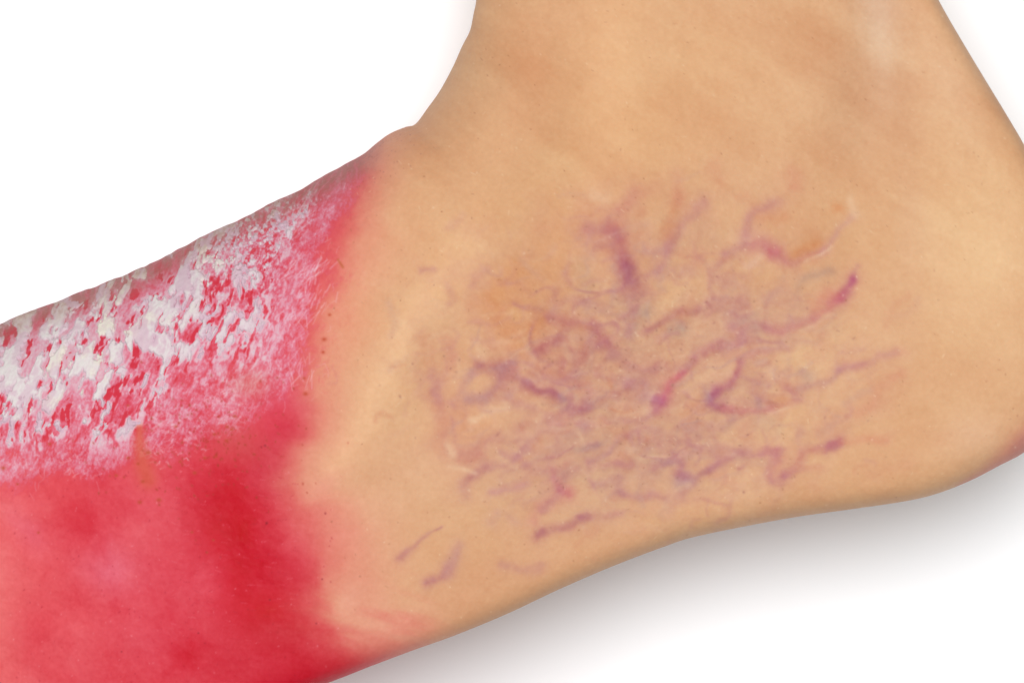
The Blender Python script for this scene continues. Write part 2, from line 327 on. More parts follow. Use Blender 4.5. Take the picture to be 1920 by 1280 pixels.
    halo = 1 / (1 + np.exp(-(xb + wb * .75 - XX) / (wb * .5)))
    img = mixc(img, (229, 148, 120), halo * .8)
    rimg = np.empty_like(img); rimg[:] = (226, 82, 94)
    rimg = mixc(rimg, (209, 40, 62), sstep(200, 460, XX - (YY - 900) * .30) * sstep(840, 930, YY) * .85)
    rimg = mixc(rimg, (238, 110, 114), sstep(230, -40, XX) * sstep(840, 930, YY) * .6)
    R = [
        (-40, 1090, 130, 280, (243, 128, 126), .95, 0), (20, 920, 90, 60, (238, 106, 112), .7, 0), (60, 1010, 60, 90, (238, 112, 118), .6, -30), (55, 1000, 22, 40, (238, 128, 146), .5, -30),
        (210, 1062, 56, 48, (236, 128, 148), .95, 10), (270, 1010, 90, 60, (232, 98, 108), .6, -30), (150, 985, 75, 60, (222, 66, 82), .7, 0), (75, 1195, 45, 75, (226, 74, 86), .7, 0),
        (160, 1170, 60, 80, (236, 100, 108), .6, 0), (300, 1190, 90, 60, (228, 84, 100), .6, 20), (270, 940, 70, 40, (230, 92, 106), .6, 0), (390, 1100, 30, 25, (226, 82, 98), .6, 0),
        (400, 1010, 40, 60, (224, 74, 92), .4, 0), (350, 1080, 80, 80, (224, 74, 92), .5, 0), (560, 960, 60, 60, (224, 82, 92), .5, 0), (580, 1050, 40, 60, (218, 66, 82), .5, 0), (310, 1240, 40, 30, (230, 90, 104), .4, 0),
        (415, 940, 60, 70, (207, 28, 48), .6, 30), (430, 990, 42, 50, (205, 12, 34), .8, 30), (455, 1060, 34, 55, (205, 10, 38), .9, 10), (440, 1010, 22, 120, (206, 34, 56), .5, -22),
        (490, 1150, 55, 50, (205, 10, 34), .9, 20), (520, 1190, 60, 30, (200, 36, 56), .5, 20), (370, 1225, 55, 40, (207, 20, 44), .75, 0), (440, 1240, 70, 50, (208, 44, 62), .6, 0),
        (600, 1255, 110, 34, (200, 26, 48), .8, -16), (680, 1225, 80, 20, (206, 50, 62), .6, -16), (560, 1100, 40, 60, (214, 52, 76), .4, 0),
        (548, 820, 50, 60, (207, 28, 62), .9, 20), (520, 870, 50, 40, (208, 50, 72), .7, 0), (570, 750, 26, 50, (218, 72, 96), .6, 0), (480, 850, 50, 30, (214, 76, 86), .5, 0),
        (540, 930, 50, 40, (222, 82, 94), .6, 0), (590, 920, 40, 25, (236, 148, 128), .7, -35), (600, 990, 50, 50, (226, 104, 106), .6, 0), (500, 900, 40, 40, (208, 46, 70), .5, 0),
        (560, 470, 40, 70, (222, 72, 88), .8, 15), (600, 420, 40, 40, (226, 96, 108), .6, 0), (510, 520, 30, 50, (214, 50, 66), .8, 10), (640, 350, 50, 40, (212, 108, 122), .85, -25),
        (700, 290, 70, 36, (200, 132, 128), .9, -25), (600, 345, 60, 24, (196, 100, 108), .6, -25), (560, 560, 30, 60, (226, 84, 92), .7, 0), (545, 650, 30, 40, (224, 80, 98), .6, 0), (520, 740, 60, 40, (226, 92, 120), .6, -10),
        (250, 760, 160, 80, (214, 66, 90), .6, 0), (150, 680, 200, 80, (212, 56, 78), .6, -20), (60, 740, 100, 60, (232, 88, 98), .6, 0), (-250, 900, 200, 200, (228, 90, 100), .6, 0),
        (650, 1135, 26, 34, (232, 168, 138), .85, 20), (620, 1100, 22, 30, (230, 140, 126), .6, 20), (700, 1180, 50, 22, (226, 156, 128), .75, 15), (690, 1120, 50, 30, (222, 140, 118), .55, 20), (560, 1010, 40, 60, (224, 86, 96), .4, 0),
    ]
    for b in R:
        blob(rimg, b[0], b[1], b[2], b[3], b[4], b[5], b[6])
    n1 = grid_noise(75, 61, 4, .55); n2 = grid_noise(30, 62, 3, .6); n3 = grid_noise(3.2, 63, 2, .8)
    rimg += n1[..., None] * np.array([2, 7, 6], f32) + n2[..., None] * np.array([1.6, 4, 3.4], f32) + n3[..., None] * np.array([.8, 2.0, 1.8], f32)
    rimg = np.maximum(rimg - np.array([3, 14, 13], f32), np.array([0, 6, 16], f32))
    rimg = warp(rimg, n1 * 9 + n2 * 4, n2 * 4)
    # brushed streaks at the lower margin
    lay(img, [(520, 1290), (640, 1252), (720, 1228), (800, 1205)], [60, 46, 34, 10], (214, 84, 88), .8, a_end=.12)
    ca, sa = math.cos(math.radians(20)), math.sin(math.radians(20))
    st = fbm((XX * ca + YY * sa) / 80, (-XX * sa + YY * ca) / 20, 71, 4) - .5
    red = np.clip(red + st * np.exp(-(((XX - 690) / 110) ** 2 + ((YY - 1165) / 60) ** 2)) * .8, 0, 1)
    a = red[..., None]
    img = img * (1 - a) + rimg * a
    for b in [(730, 1190, 80, 34, (221, 128, 110), .55, -18), (690, 1100, 50, 70, (224, 144, 120), .45, 0), (650, 1130, 20, 32, (229, 160, 132), .7, 20), (712, 1172, 55, 11, (226, 158, 128), .6, 8), (760, 1195, 40, 7, (224, 160, 130), .5, 6), (600, 915, 45, 16, (230, 150, 126), .5, -35), (640, 1010, 40, 60, (228, 136, 116), .45, 0)]:
        blob(img, *b[:4], b[4], b[5], b[6])
    # ---------------------------------------------------- scale: density of the plaque
    pts = np.array([
        (0, 640, .82), (120, 660, .90), (60, 720, .88), (200, 640, .80), (150, 750, .68), (220, 780, .54), (0, 760, .68), (0, 830, .36), (100, 820, .30), (180, 850, .20), (300, 560, .66),
        (260, 690, .60), (350, 640, .50), (420, 600, .52), (440, 540, .60), (400, 690, .24), (480, 640, .36), (350, 770, .18), (300, 820, .16), (450, 770, .18), (530, 710, .24), (550, 660, .30), (535, 600, .26), (480, 470, .62), (440, 450, .76),
        (520, 420, .66), (560, 395, .55), (600, 350, .46), (574, 500, .34), (576, 540, .32), (612, 500, 0), (610, 550, 0), (604, 520, .05), (535, 500, .12), (560, 455, .12), (500, 550, .34), (640, 325, .24), (100, 590, .66), (0, 615, .66), (300, 490, .64), (400, 440, .64), (500, 390, .54),
        (625, 450, 0), (650, 390, 0), (598, 640, 0), (590, 690, .05), (700, 300, 0), (615, 600, 0), (600, 700, 0), (550, 780, 0), (500, 850, .03), (430, 880, .04), (400, 920, 0), (260, 905, .0), (300, 940, 0), (100, 920, .06), (150, 960, 0), (0, 915, .12), (50, 980, 0), (0, 1000, 0), (250, 1000, 0), (-120, 720, .7), (-120, 850, .5), (-300, 850, .4), (-300, 1000, .1), (-150, 980, .1), (-420, 1000, 0), (620, 800, 0), (700, 450, 0), (700, 650, 0), (-420, 800, .0), (450, 1000, 0), (640, 950, 0)], f32)
    cx0, cx1, cy0, cy1 = X0, 720, 230, 1020
    cs = (slice(cy0 - Y0, cy1 - Y0), slice(cx0 - X0, cx1 - X0))
    cX, cY = XX[cs], YY[cs]
    num = np.zeros_like(cX); den = np.full_like(cX, 1e-6)
    for px, py, dv in pts:
        k = np.exp(-((cX - px) ** 2 + (cY - py) ** 2) / (2 * 42 ** 2)) + 1e-5
        num += k * dv; den += k
    dens = num / den
    h, w = cX.shape
    wn = grid_noise(34, 81, 3, .6, (h, w)); wn2 = grid_noise(34, 82, 3, .6, (h, w))
    qx = cX + wn * 3.2; qy = cY + wn2 * 3.2
    tx, ty = .34, -.94
    un = qx * -ty + qy * tx; ut = qx * tx + qy * ty
    def rank(a):
        lo_, hi_ = np.mean(a), np.std(a)
        z = (a - lo_) / hi_
        return 1 / (1 + np.exp(-1.702 * z))
    big = rank(fbm(un / 25, ut / 42, 91, 4, .52))
    mid = rank(fbm(un / 9, ut / 19, 93, 4, .6))
    fine = rank(fbm(un / 5, ut / 11, 95, 3, .65))
    grain = rank(fbm(cX / 5.5, cY / 5.5, 99, 3, .75))
    stip = np.exp(-(((cX - 470) / 90) ** 2 + ((cY - 490) / 70) ** 2)) + .8 * np.exp(-(((cX - 500) / 200) ** 2 + ((cY - 400) / 50) ** 2))
    stip = np.clip(stip, 0, 1)
    plq = sstep(450, 200, cX)
    field = rank((1 - stip) * (big * (.5 + .22 * plq) + mid * (.36 - .16 * plq) + fine * (.12 - .06 * plq)) + stip * (grain * .42 + big * .28 + mid * .18 + fine * .12))
    fib = rank(fbm(un / 3.0, ut / 15, 111, 3, .6)); fil2 = rank(fbm(un / 15, ut / 22, 121, 5, .65))
    fg = rank(fbm(cX / 3.4, cY / 3.4, 125, 2, .8))
    # one continuous field: bare red, pink film, lavender film, then solid white flakes
    body = sstep(.015, .16, dens + (fil2 - .5) * .07)
    val = (field - .5) * (.12 + .62 * sstep(.08, .45, dens)) + (dens - .42) * 1.0 + .44 + (fib - .5) * .10 + (fg - .5) * .10 + (fine - .5) * .07
    wisp = np.clip(.27 + .10 * (fib - .5) + .13 * (fg - .5) + .20 * (fil2 - .5), 0, 1)
    val = np.maximum(val, wisp * sstep(.02, .20, dens) * 1.05)
    val = val * body
    slits = sstep(.84, .88, rank(fbm(un / 9, ut / 24, 131, 3, .5))) * sstep(.22, .42, dens) * (1 - stip * .6)
    val = val - slits * .46
    rdg = np.interp(cX, [-420, 0, 100, 200, 270, 330, 400, 500, 600, 640, 720], [960, 606, 566, 530, 501, 470, 432, 385, 334, 312, 262]).astype(f32)
    rd = sstep(60, 6, cY - rdg) * (.45 + .75 * fine)
    val = val - rd * .16
    stops = [0, .12, .26, .40, .54, .68, .90]
    scol = np.array([(212, 46, 66), (218, 66, 86), (224, 108, 132), (227, 148, 168), (227, 180, 193), (229, 207, 212), (234, 225, 222)], f32)
    ramp = np.stack([np.interp(val, stops, scol[:, k]) for k in range(3)], -1).astype(f32)
    fa = np.interp(val, [0, .06, .26, .45], [0, .12, .72, .96]).astype(f32) * sstep(745, 650, cX)
    fa = np.maximum(fa, sstep(.3, .8, slits) * .7)
    sub = img[cs]
    sub = sub * (1 - fa[..., None]) + ramp * fa[..., None]
    img[cs] = sub
    crust = np.zeros((PH, PW), f32)
    crust[cs] = np.clip((val - .63) / .14 + .5, 0, 2.2)      # 0.5 at the edge of a flake
    # colour of the flakes themselves
    fcol = np.stack([np.interp(val, [.58, .74, .95], k) for k in ((226, 229, 233), (196, 214, 226), (206, 217, 222))], -1).astype(f32)
    fcol = mixc(fcol, (238, 231, 214), sstep(.5, .9, rank(wn)) * sstep(.45, .75, dens) * .9)
    fcol = mixc(fcol, (222, 186, 202), np.clip(sstep(.55, .98, fib) * .45 + sstep(.6, .95, fg) * .35, 0, .7) * np.clip(1.35 - dens, 0, 1))
    # the ridge of the instep is browner, with its edge shading painted in too
    img[cs] = mixc(img[cs], (176, 108, 98), np.clip(rd * .75, 0, .9) * sstep(745, 660, cX))
    fcol = mixc(fcol, (196, 158, 146), np.clip(rd * .7, 0, 1))
    fcol = mixc(fcol, (216, 176, 194), sstep(.45, .9, rank(fbm(un / 20, ut / 30, 151, 4, .6))) * .65 * np.clip(1.5 - dens, 0, 1))
    crustcol = np.zeros((PH, PW, 3), f32); crustcol[:] = (229, 218, 219)
    crustcol[cs] = fcol
    # fine brushed fibres
    for k in range(1500):
        for _ in range(20):
            x = rng.uniform(-300, 640); y = rng.uniform(320, 940)
            dd = dens[int(y) - cy0, int(x) - cx0]
            if rng.random() < (1.0 if .12 < dd < .45 else .12) * (dd > .05):
                break
        else:
            continue
        base = -70 if y < 700 or x < 240 else rng.choice([-75, -20, 15, -50])
        if x > 500 and y < 620: base = -58
        an = math.radians(rng.normal(base, 24)); L = rng.uniform(3, 13)
        b = rng.normal(0, 2.5)
        p = [(x - L * math.cos(an), y - L * math.sin(an)), (x + b, y + b), (x + L * math.cos(an), y + L * math.sin(an))]
        lay(img, p, rng.uniform(.6, 1.2), (238, 196, 208), rng.uniform(.06, .24), pad=2.2, smooth=False)
    for cxx, cyy, n, a0, sp, L0 in [(578, 505, 60, -52, 16, 13), (578, 545, 30, -66, 14, 10), (560, 415, 26, -40, 14, 18), (552, 590, 18, -60, 25, 18), (560, 690, 22, -75, 30, 16), (430, 790, 30, 8, 30, 5), (290, 858, 26, 5, 34, 5), (350, 838, 26, 12, 34, 5), (130, 872, 20, -10, 40, 6), (40, 872, 20, 20, 40, 6), (420, 740, 50, -5, 40, 6), (310, 800, 50, -8, 24, 7)]:
        for k in range(n):
            x = rng.normal(cxx, 18); y = rng.normal(cyy, 14)
            an = math.radians(rng.normal(a0, sp)); L = rng.uniform(.4, 1.2) * L0
            p = [(x - L * math.cos(an), y - L * math.sin(an)), (x, y + rng.normal(0, 1.5)), (x + L * math.cos(an), y + L * math.sin(an))]
            lay(img, p, rng.uniform(.8, 1.7), (240, 200, 210), rng.uniform(.14, .42), pad=2.2, smooth=False)
    # rusty seep and specks
    lay(img, [(262, 800), (262, 835), (268, 870), (278, 900)], [7, 12, 16, 14], (216, 98, 74), .75)
    blob(img, 275, 890, 24, 34, (216, 78, 68), .5); blob(img, 470, 720, 40, 30, (214, 122, 96), .35); blob(img, 440, 830, 50, 40, (206, 106, 92), .3)
    for x, y, r in [(608, 636, 3.5), (606, 660, 2.6), (573, 738, 3.6), (570, 709, 2.4), (298, 937, 3.6), (262, 941, 3.2), (278, 848, 4), (218, 891, 2.6), (6, 877, 3.2), (93, 832, 2.4), (240, 858, 2.6), (33, 907, 2), (338, 865, 2.4), (384, 858, 2.6), (365, 886, 3), (425, 826, 3), (402, 814, 2.6), (405, 855, 2.4), (426, 800, 2.6), (268, 902, 3), (259, 869, 2.6), (72, 998, 2), (360, 997, 2.2), (400, 1012, 2), (388, 1035, 2), (440, 780, 2.6), (434, 805, 2.4), (330, 799, 2.4), (618, 590, 2.4), (240, 760, 2)]:
        blob(img, x, y, r * 1.3, r, (186, 70, 40), .8)
    lay(img, [(634, 487), (643, 501)], 2.4, (190, 100, 60), .75)
    for k in range(210):
        x = rng.normal(395, 95); y = rng.normal(830, 66)
        blob(img, x, y, rng.uniform(1.2, 3), rng.uniform(1, 2.2), (172, 60, 40), rng.uniform(.4, .85), rng.uniform(0, 90))
    for x, y, r in [(500, 980, 3.2), (610, 962, 2.4), (506, 1124, 2), (593, 1168, 2), (372, 1186, 2), (228, 1221, 2), (604, 1085, 2.2), (497, 835, 2.6), (490, 838, 2)]:
        blob(img, x, y, r * .8, r * .7, (132, 26, 36), .75)
    for k in range(150):                      # pores on the instep ridge
        t = rng.random(); x = 500 + 260 * t + rng.normal(0, 18); y = 415 - 140 * t + rng.normal(0, 26)
        blob(img, x, y, rng.uniform(.8, 1.6), rng.uniform(.8, 1.4), (150, 90, 84), rng.uniform(.2, .5))
    for k in range(620):                      # pores and dust over the skin
        x = rng.uniform(620, 2000); y = rng.uniform(-100, 1260)
        dark = rng.random() < .6
        c = (150, 96, 64) if dark else (246, 218, 184)
        blob(img, x, y, rng.uniform(.8, 2.1), rng.uniform(.8, 1.5), c, rng.uniform(.2, .6), rng.uniform(0, 180))
    for k in range(260):
        x = rng.normal(1210, 200); y = rng.normal(690, 140)
        blob(img, x, y, rng.uniform(1.2, 3.4), rng.uniform(1, 2.4), [(150, 96, 84), (156, 108, 84), (240, 206, 176)][rng.integers(3)], rng.uniform(.2, .5), rng.uniform(0, 180))
    for k in range(520):                      # pores and fine peeling in the red skin
        x = rng.uniform(-300, 640); y = rng.uniform(880, 1420)
        dk = rng.random() < .6
        blob(img, x, y, rng.uniform(.9, 2.2), rng.uniform(.8, 1.6), (158, 18, 38) if dk else (248, 168, 172), rng.uniform(.18, .5), rng.uniform(0, 180))
    for k in range(160):
        x = rng.uniform(320, 560); y = rng.uniform(860, 1200); L = rng.uniform(4, 12)
        lay(img, [(x, y), (x + L, y + rng.normal(1, 1.5))], .9, [(176, 24, 44), (238, 132, 140)][rng.integers(2)], rng.uniform(.12, .34), smooth=False)
    for k in range(110):                      # short brush hairs
        x = rng.uniform(640, 1950); y = rng.uniform(-40, 1150); an = rng.uniform(0, math.pi); L = rng.uniform(3, 9)
        lay(img, [(x, y), (x + L * math.cos(an), y + L * math.sin(an))], .8, [(170, 116, 80), (240, 208, 172)][rng.integers(2)], rng.uniform(.25, .5), smooth=False)
    img += grid_noise(4.2, 141, 2, .8)[..., None] * np.array([1.3, 1.7, 1.7], f32)
    img += np.array([3.2, 2.0, 3.6], f32) * (1 - red)[..., None]
    return np.clip(img, 0, 255), crust, np.clip(crustcol, 0, 255), relief
# PAINT END

# ==================================================================
# materials
# ==================================================================
def base_material(name, rough=0.6, spec=0.25, sss=0.0):
    m = bpy.data.materials.new(name)
    m.use_nodes = True
    nt = m.node_tree
    p = nt.nodes['Principled BSDF']
    p.inputs['Roughness'].default_value = rough
    p.inputs['Specular IOR Level'].default_value = spec
    if sss:
        p.inputs['Subsurface Weight'].default_value = sss
        p.inputs['Subsurface Radius'].default_value = (1.0, 0.45, 0.25)
        p.inputs['Subsurface Scale'].default_value = 0.0006
    return m, nt, p

def skin_material(name, rough, spec, sss, bump, scale):
    m, nt, p = base_material(name, rough, spec, sss)
    at = nt.nodes.new('ShaderNodeAttribute'); at.attribute_name = 'pigment'
    tc = nt.nodes.new('ShaderNodeTexCoord')
    n1 = nt.nodes.new('ShaderNodeTexNoise'); n1.inputs['Scale'].default_value = scale; n1.inputs['Detail'].default_value = 4
    nt.links.new(tc.outputs['Object'], n1.inputs['Vector'])
    vo = nt.nodes.new('ShaderNodeTexVoronoi'); vo.inputs['Scale'].default_value = scale * .9
    nt.links.new(tc.outputs['Object'], vo.inputs['Vector'])
    ad = nt.nodes.new('ShaderNodeMath'); ad.operation = 'ADD'
    nt.links.new(n1.outputs['Fac'], ad.inputs[0]); nt.links.new(vo.outputs['Distance'], ad.inputs[1])
    bp = nt.nodes.new('ShaderNodeBump'); bp.inputs['Strength'].default_value = bump; bp.inputs['Distance'].default_value = 0.00025
    nt.links.new(ad.outputs[0], bp.inputs['Height'])
    nt.links.new(bp.outputs['Normal'], p.inputs['Normal'])
    nt.links.new(at.outputs['Color'], p.inputs['Base Color'])
    # roughness drifts a little
    mr = nt.nodes.new('ShaderNodeMapRange')
    mr.inputs['To Min'].default_value = rough - .08; mr.inputs['To Max'].default_value = rough + .1
    n2 = nt.nodes.new('ShaderNodeTexNoise'); n2.inputs['Scale'].default_value = 70
    nt.links.new(tc.outputs['Object'], n2.inputs['Vector'])
    nt.links.new(n2.outputs['Fac'], mr.inputs['Value']); nt.links.new(mr.outputs['Result'], p.inputs['Roughness'])
    return m

MAT_SKIN = skin_material('skin', .56, .12, .08, .22, 1000)
MAT_CRUST = skin_material('dry_scale', .85, .10, 0, .35, 1400)

m, nt, p = base_material('matte_white_card', .75, .15)
n = nt.nodes.new('ShaderNodeTexNoise'); n.inputs['Scale'].default_value = 60; n.inputs['Detail'].default_value = 5
r = nt.nodes.new('ShaderNodeValToRGB')
r.color_ramp.elements[0].color = (.872, .890, .905, 1); r.color_ramp.elements[1].color = (.882, .900, .915, 1)
nt.links.new(n.outputs['Fac'], r.inputs['Fac']); nt.links.new(r.outputs['Color'], p.inputs['Base Color'])
MAT_CARD = m

def srgb_lin(c):
    c = np.asarray(c, f32) / 255
    return np.where(c <= .04045, c / 12.92, ((c + .055) / 1.055) ** 2.4)

def mesh_object(name, co, faces, mat, parent=None, pig=None):
    me = bpy.data.meshes.new(name)
    co = np.ascontiguousarray(co, f32)
    me.vertices.add(len(co)); me.vertices.foreach_set('co', co.ravel())
    quads = np.ascontiguousarray(faces, np.int32)
    k = quads.shape[1]
    me.loops.add(quads.size); me.loops.foreach_set('vertex_index', quads.ravel())
    me.polygons.add(len(quads))
    me.polygons.foreach_set('loop_start', np.arange(0, quads.size, k, dtype=np.int32))
    me.polygons.foreach_set('use_smooth', np.ones(len(quads), bool))
    me.update(calc_edges=True)
    if pig is not None:
        a = me.color_attributes.new('pigment', 'FLOAT_COLOR', 'POINT')
        c4 = np.ones((len(co), 4), f32); c4[:, :3] = pig
        a.data.foreach_set('color', c4.ravel())
    me.materials.append(mat)
    o = bpy.data.objects.new(name, me)
    COL.objects.link(o)
    if parent is not None:
        o.parent = parent
    return o

# ==================================================================
# the white surface
# ==================================================================
n = 24
gx, gy = np.meshgrid(np.linspace(-3, 3, n), np.linspace(-3, 3, n))
co = np.stack([gx.ravel(), gy.ravel(), np.zeros(n * n)], 1)
ii = np.arange(n * n).reshape(n, n)
q = np.stack([ii[:-1, :-1], ii[:-1, 1:], ii[1:, 1:], ii[1:, :-1]], -1).reshape(-1, 4)
surf = mesh_object('white_surface', co, q, MAT_CARD)
surf['kind'] = 'structure'
surf['label'] = 'seamless matte white surface under the foot'

# ==================================================================
# the foot : lofted between the front outline (toes, instep, shin) and the back one (sole, heel, tendon)
# ==================================================================
A = np.array([(-640, 1260), (-560, 1120), (-480, 1010), (-400, 915), (-300, 815), (-200, 730), (-100, 662), (0, 606), (100, 566), (200, 530), (270, 501), (330, 470), (400, 432), (450, 411), (500, 385), (560, 358), (600, 334), (640, 312), (680, 290), (705, 270), (732, 251), (760, 239), (779, 233),
              (801, 204), (825, 170), (849, 126), (866, 88), (881, 58), (888, 26), (893, 0), (899, -60), (905, -150), (910, -350), (890, -700), (850, -1100), (800, -1700)], float)
Bc = np.array([(-600, 1740), (-480, 1712), (-330, 1650), (-80, 1548), (180, 1440), (430, 1347), (610, 1281), (700, 1246), (780, 1216), (850, 1191), (950, 1150), (1050, 1103), (1150, 1060), (1250, 1022), (1300, 1006), (1400, 985), (1500, 967), (1600, 953), (1700, 938), (1760, 923), (1820, 899), (1870, 873), (1920, 846), (1968, 802), (2003, 735), (2018, 640), (2010, 540), (1986, 440), (1955, 350), (1920, 277), (1890, 225), (1850, 159), (1800, 76), (1757, 0), (1700, -110), (1640, -250), (1590, -420), (1570, -600), (1600, -900), (1680, -1300), (1750, -1700)], float)
def dense(P, per=40):
    Q = smooth_line(P, per)
    L = np.concatenate([[0], np.cumsum(np.hypot(*np.diff(Q, axis=0).T))])
    return Q, L
QA, LA = dense(A); QB, LB = dense(Bc)
def arc_of(Q, L, p):
    return L[np.argmin(((Q - np.array(p)) ** 2).sum(1))]
pairs = [((-640, 1260), (-600, 1740)), ((-400, 915), (-160, 1580)), ((0, 606), (339, 1381)), ((400, 432), (746, 1228)), ((640, 312), (1030, 1112)), ((740, 247), (1250, 1022)), ((779, 233), (1560, 958)), ((849, 126), (1968, 802)), ((881, 58), (2010, 540)), ((893, 0), (1920, 277)), ((905, -150), (1757, 0)), ((908, -330), (1640, -250)), ((890, -700), (1572, -640)), ((850, -1100), (1640, -1100)), ((800, -1700), (1750, -1700))]
ka = np.array([arc_of(QA, LA, a) for a, b in pairs]); kb = np.array([arc_of(QB, LB, b) for a, b in pairs])
# parameter: dense rows inside the picture, coarse rows outside
tk = np.linspace(0, 1, 4001)
kk = np.linspace(0, len(pairs) - 1, 4001)
sa_ = np.interp(kk, np.arange(len(pairs)), ka); sb_ = np.interp(kk, np.arange(len(pairs)), kb)
ker = np.hanning(301); ker /= ker.sum()
def smo(v):
    pad = np.concatenate([2 * v[0] - v[150:0:-1], v, 2 * v[-1] - v[-2:-152:-1]])
    return np.convolve(pad, ker, 'valid')
sa_, sb_ = smo(sa_), smo(sb_)
sa_ = np.clip(sa_, 0, LA[-1]); sb_ = np.clip(sb_, 0, LB[-1])
ax = np.interp(sa_, LA, QA[:, 0]); ay = np.interp(sa_, LA, QA[:, 1]); bx = np.interp(sb_, LB, QB[:, 0]); by = np.interp(sb_, LB, QB[:, 1])
step = np.maximum(np.hypot(np.gradient(ax), np.gradient(ay)), np.hypot(np.gradient(bx), np.gradient(by)))
inside = (np.maximum(ay, by) > -40) & (bx > -60)
w_ = step * np.where(inside, np.where((kk > 1.2) & (kk < 4.6), 1.35, .9), .10)
cum = np.cumsum(w_); cum = (cum - cum[0]) / (cum[-1] - cum[0])
NU = 1700
row = np.interp(np.linspace(0, 1, NU), cum, np.arange(4001))
def at_row(v): return np.interp(row, np.arange(4001), v)
ax, ay, bx, by, krow = map(at_row, (ax, ay, bx, by, kk))
# section heights in millimetres at each pair: outline height over the table, height of the upper half over it
zk = np.array([26, 33, 36, 36, 35, 34, 34, 33, 33, 33, 33, 34, 38, 44, 48.])
hk = np.array([17, 27, 30, 31, 32, 33, 34, 34, 33, 32, 31, 31, 36, 44, 48.])
zmid = at_row(smo(np.interp(kk, np.arange(len(pairs)), zk))); hup = at_row(smo(np.interp(kk, np.arange(len(pairs)), hk)))
NT, NB = 490, 60
lin = np.linspace(0, 1, NT)
st = .5 * lin + .5 * (1 - np.cos(lin * math.pi)) / 2
# extra rows close to both rims
sb = (1 - np.cos(np.linspace(1, 0, NB + 2)[1:-1] * math.pi)) / 2
s_all = np.concatenate([st, sb])
top = np.concatenate([np.ones(NT, bool), np.zeros(NB, bool)])
NV = NT + NB
def prof(s, n):
    return np.maximum(1 - np.abs(2 * s - 1) ** n, 0) ** (1 / 2.05)
pt = prof(s_all, np.where(s_all > .5, 24.0, 3.6))
PX = ax[:, None] * (1 - s_all) + bx[:, None] * s_all
PY = ay[:, None] * (1 - s_all) + by[:, None] * s_all
# the inner edge of the sole rides higher than the instep's outline: the sole itself is a wall below it
la = 5.0 + 13.0 * sstep(6.0, 8.5, krow)[:, None]          # the shin's edge rides higher than the forefoot's ridge
lb = 22.0 * np.clip(hup[:, None] / 30, 0, 1)
lift = la + (lb - la) * sstep(.05, .97, s_all)[None, :]
zrim = zmid[:, None] + lift
hcap = hup[:, None] - lift
Z = np.where(top[None, :], zrim + hcap * pt, zrim * (1 - prof(s_all, 3.0)) + .25)
# anatomy on the upper face (photo pixels, millimetres)
def bump(x, y, rx, ry, h, rot=0):
    c, s = math.cos(math.radians(rot)), math.sin(math.radians(rot))
    dx, dy = PX - x, PY - y
    return h * np.exp(-((dx * c + dy * s) / rx) ** 2 - ((-dx * s + dy * c) / ry) ** 2)
rim = np.clip(pt * 1.6, 0, 1) * top[None, :]
anat = (bump(1130, 500, 170, 190, 3.2, -20) + bump(1120, 60, 110, 420, 1.6) + bump(1640, 120, 75, 420, -1.6, 6) + bump(1560, 520, 160, 220, -1.4)
        + bump(1150, 930, 330, 120, -1.6, -20) + bump(1860, 700, 160, 200, 1.2) + bump(760, 640, 60, 200, .9, 25) + bump(870, 620, 70, 150, -.9, 25)
        + bump(430, 1010, 60, 220, -.5, -25) + bump(950, 300, 80, 160, -.8, 30))
Z = Z + anat * rim
# low lumps of flesh, so no outline or shading is perfectly smooth
lump = (fbm(PX / 90 + 40, PY / 90 + 40, 201, 3) - .5) * .55 + (fbm(PX / 26 + 40, PY / 26 + 40, 205, 2) - .5) * .10
Z = Z + lump * rim
edge = (fbm(PX / 40 + 9, PY / 40 + 9, 209, 3) - .5) * 10 * sstep(900, 200, PX)
PYe = PY + edge * (1 - rim) * (s_all < .5)[None, :]
f = (D - (zrim - ZS * 1000) / 1000) / D
WX = (PX - 960) * S * f
WY = -(PYe - 640) * S * f
WZ = Z / 1000
co = np.stack([WX, WY, WZ], -1).reshape(-1, 3)

img, crust, crustcol, relief = paint()

def seen(co):
    k = D / (D + ZS - co[:, 2])
    return (960 + co[:, 0] / S * k).astype(f32), (640 - co[:, 1] / S * k).astype(f32)

sx, sy = seen(co)
co[:, 2] += bilinear(relief, sx, sy) * .00022 * np.tile(top, NU)      # veins stand a little proud
sx, sy = seen(co)
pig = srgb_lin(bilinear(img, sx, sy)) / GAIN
idx = np.arange(NU * NV, dtype=np.int32).reshape(NU, NV)
nxt = np.roll(idx, -1, axis=1)
quads = np.stack([idx[:-1], idx[1:], nxt[1:], nxt[:-1]], -1).reshape(-1, 4)

# toes and the end caps, part of the same skin
extra_co, extra_q, extra_p = [], [], []
base = [len(co)]
def tube(path, rad, sides=28, flat=1.0, col=(226, 110, 112)):
    """closed tapered tube: path and radii in world metres"""
    path = np.array(path, float); n_ = len(path)
    tan = np.gradient(path, axis=0); tan /= np.linalg.norm(tan, axis=1)[:, None]
    up = np.array([0, 0, 1.0])
    rows = []
    for k in range(n_):
        e1 = np.cross(up, tan[k]); e1 /= np.linalg.norm(e1); e2 = np.cross(tan[k], e1)
        a_ = np.linspace(0, 2 * math.pi, sides, endpoint=False)
        rows.append(path[k] + rad[k] * (np.cos(a_)[:, None] * e1 + flat * np.sin(a_)[:, None] * e2))
    c = np.vstack(rows)
    i_ = np.arange(n_ * sides).reshape(n_, sides); j_ = np.roll(i_, -1, axis=1)
    extra_q.append(np.stack([i_[:-1], j_[:-1], j_[1:], i_[1:]], -1).reshape(-1, 4) + base[0])
    extra_co.append(c); extra_p.append(np.tile(srgb_lin(col) / GAIN, (len(c), 1))); base[0] += len(c)
def w3(px, py, z): return np.array([(px - 960) * S, -(py - 640) * S, z / 1000])
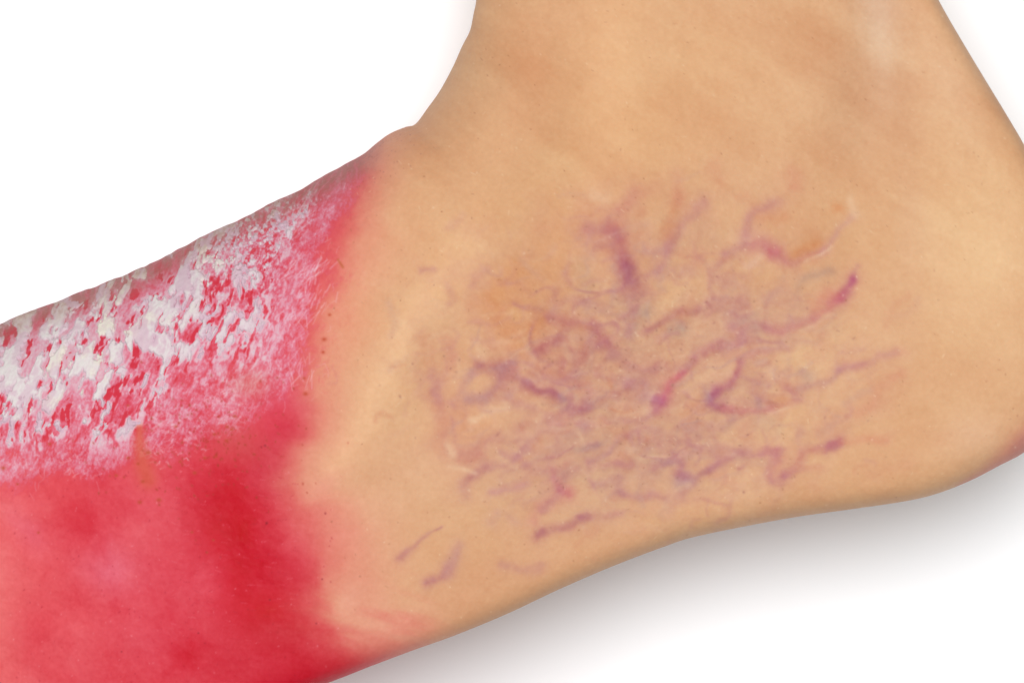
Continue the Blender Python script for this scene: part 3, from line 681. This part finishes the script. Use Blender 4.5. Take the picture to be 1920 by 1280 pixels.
# big toe uppermost (inner side), the little toe next to the table
for k in range(5):
    zc = [35, 26, 19, 13, 8.5][k]; r0 = [11.5, 8.5, 8.0, 7.4, 6.6][k] / 1000; ln = [1.0, .98, .88, .76, .62][k]
    b0 = w3(-420, 1430, zc); d_ = w3(-1010, 1640, zc) - b0
    tt_ = np.linspace(0, 1, 22)
    pth = np.array([b0 + d_ * t * ln + np.array([0, 0.0035 * math.sin(t * math.pi) * (1 - t), 0]) for t in tt_])
    rr = r0 * (1 + .10 * np.sin(tt_ * math.pi * 2.2 + .6)) * np.sqrt(np.clip(1 - np.clip((tt_ - .80) / .2, 0, 1) ** 2, 2e-4, 1))
    tube(pth, rr, flat=.92)
# ends of the loft
for r_, sign in ((0, 1), (NU - 1, -1)):
    ring = idx[r_]
    h_ = NV // 2
    cen = co[ring].mean(0)
    nrm = np.array([-.9, -.42, 0]) if r_ == 0 else np.array([0, 1.0, 0])
    prev = ring
    for q_ in range(1, 9):
        t = q_ / 8
        k_ = math.cos(t * math.pi / 2); c_ = cen + (co[ring] - cen) * max(k_, .001) + nrm * (.022 if r_ == 0 else .010) * math.sin(t * math.pi / 2)
        cur = np.arange(base[0], base[0] + NV); base[0] += NV
        extra_co.append(c_); extra_p.append(pig[ring])
        a_, b_ = prev, cur
        qd = np.stack([a_, np.roll(a_, -1), np.roll(b_, -1), b_], -1)
        extra_q.append(qd if r_ == 0 else qd[:, ::-1]); prev = cur
co_all = np.vstack([co] + extra_co); q_all = np.vstack([quads] + extra_q); pig_all = np.vstack([pig] + extra_p)
foot = mesh_object('foot', co_all, q_all[:, ::-1], MAT_SKIN, None, pig_all)
foot['label'] = 'bare foot and ankle on its side, scaly red forefoot, purple veins round the ankle'
foot['category'] = 'foot'

# ==================================================================
# the dry scale : shells of real thickness that rise out of the skin where the flakes are
# ==================================================================
c_at = bilinear(crust, sx, sy).reshape(NU, NV)
cc_at = bilinear(crustcol, sx, sy)
c_at[:, NT - 2:] = 0; c_at[:, :2] = 0
P3 = co.reshape(NU, NV, 3)
tu = np.gradient(P3, axis=0); tv = np.gradient(P3, axis=1)
nr = np.cross(tu, tv); nr /= np.maximum(np.linalg.norm(nr, axis=2, keepdims=True), 1e-12)
if nr[NU // 3, NT // 2, 2] < 0: nr = -nr
ht = np.clip(pt * 1.5 - .2, 0, 1)[None, :] * np.clip((c_at - .5) * .00042, -.00008, .00036) + (fbm(PX / 9 + 3, PY / 9 + 3, 301, 2) - .5) * .00008 * (c_at > .6)
shell = (P3 + nr * ht[..., None]).reshape(-1, 3)
cpig = srgb_lin(cc_at) / GAIN
# label connected flakes on the grid of the skin
solid = c_at > .5
lab = np.full(NU * NV, -1, np.int32)
sol = solid.ravel()
cells = np.flatnonzero(sol)
comps = []
solset = sol.copy()
for s0 in cells:
    if not solset[s0]:
        continue
    stack = [int(s0)]; solset[s0] = False; comp = []
    while stack:
        v = stack.pop(); comp.append(v)
        for w in (v - NV, v + NV, v - 1, v + 1):
            if 0 <= w < sol.size and solset[w]:
                solset[w] = False; stack.append(w)
    comps.append(comp)
comps.sort(key=len, reverse=True)
for k, comp in enumerate(comps):
    lab[comp] = k
# every quad that touches a flake belongs to that flake
labq = lab[quads]
owner = labq.max(axis=1)
MINV, MAXF = 7, 300
keepers = [k for k, c in enumerate(comps) if len(c) >= MINV][:MAXF]
nk = len(keepers)
grp = np.where(owner >= nk, nk, owner)
order = np.argsort(grp, kind='stable')
gs = grp[order]
def build_piece(name, qs):
    u, inv = np.unique(qs, return_inverse=True)
    return mesh_object(name, shell[u], inv.reshape(-1, 4)[:, ::-1], MAT_CRUST, foot, cpig[u])
for k in range(nk):
    a_, b_ = np.searchsorted(gs, [k, k + 1])
    o = build_piece('scale_flake', quads[order[a_:b_]])
    if k == 0:
        o['label'] = 'widest sheet of white flaking scale'
a_, b_ = np.searchsorted(gs, [nk, nk + 1])
if b_ > a_:
    o = build_piece('scale_dust', quads[order[a_:b_]])
    o['kind'] = 'stuff'
print('flakes', nk, 'of', len(comps), 'verts', len(co_all))
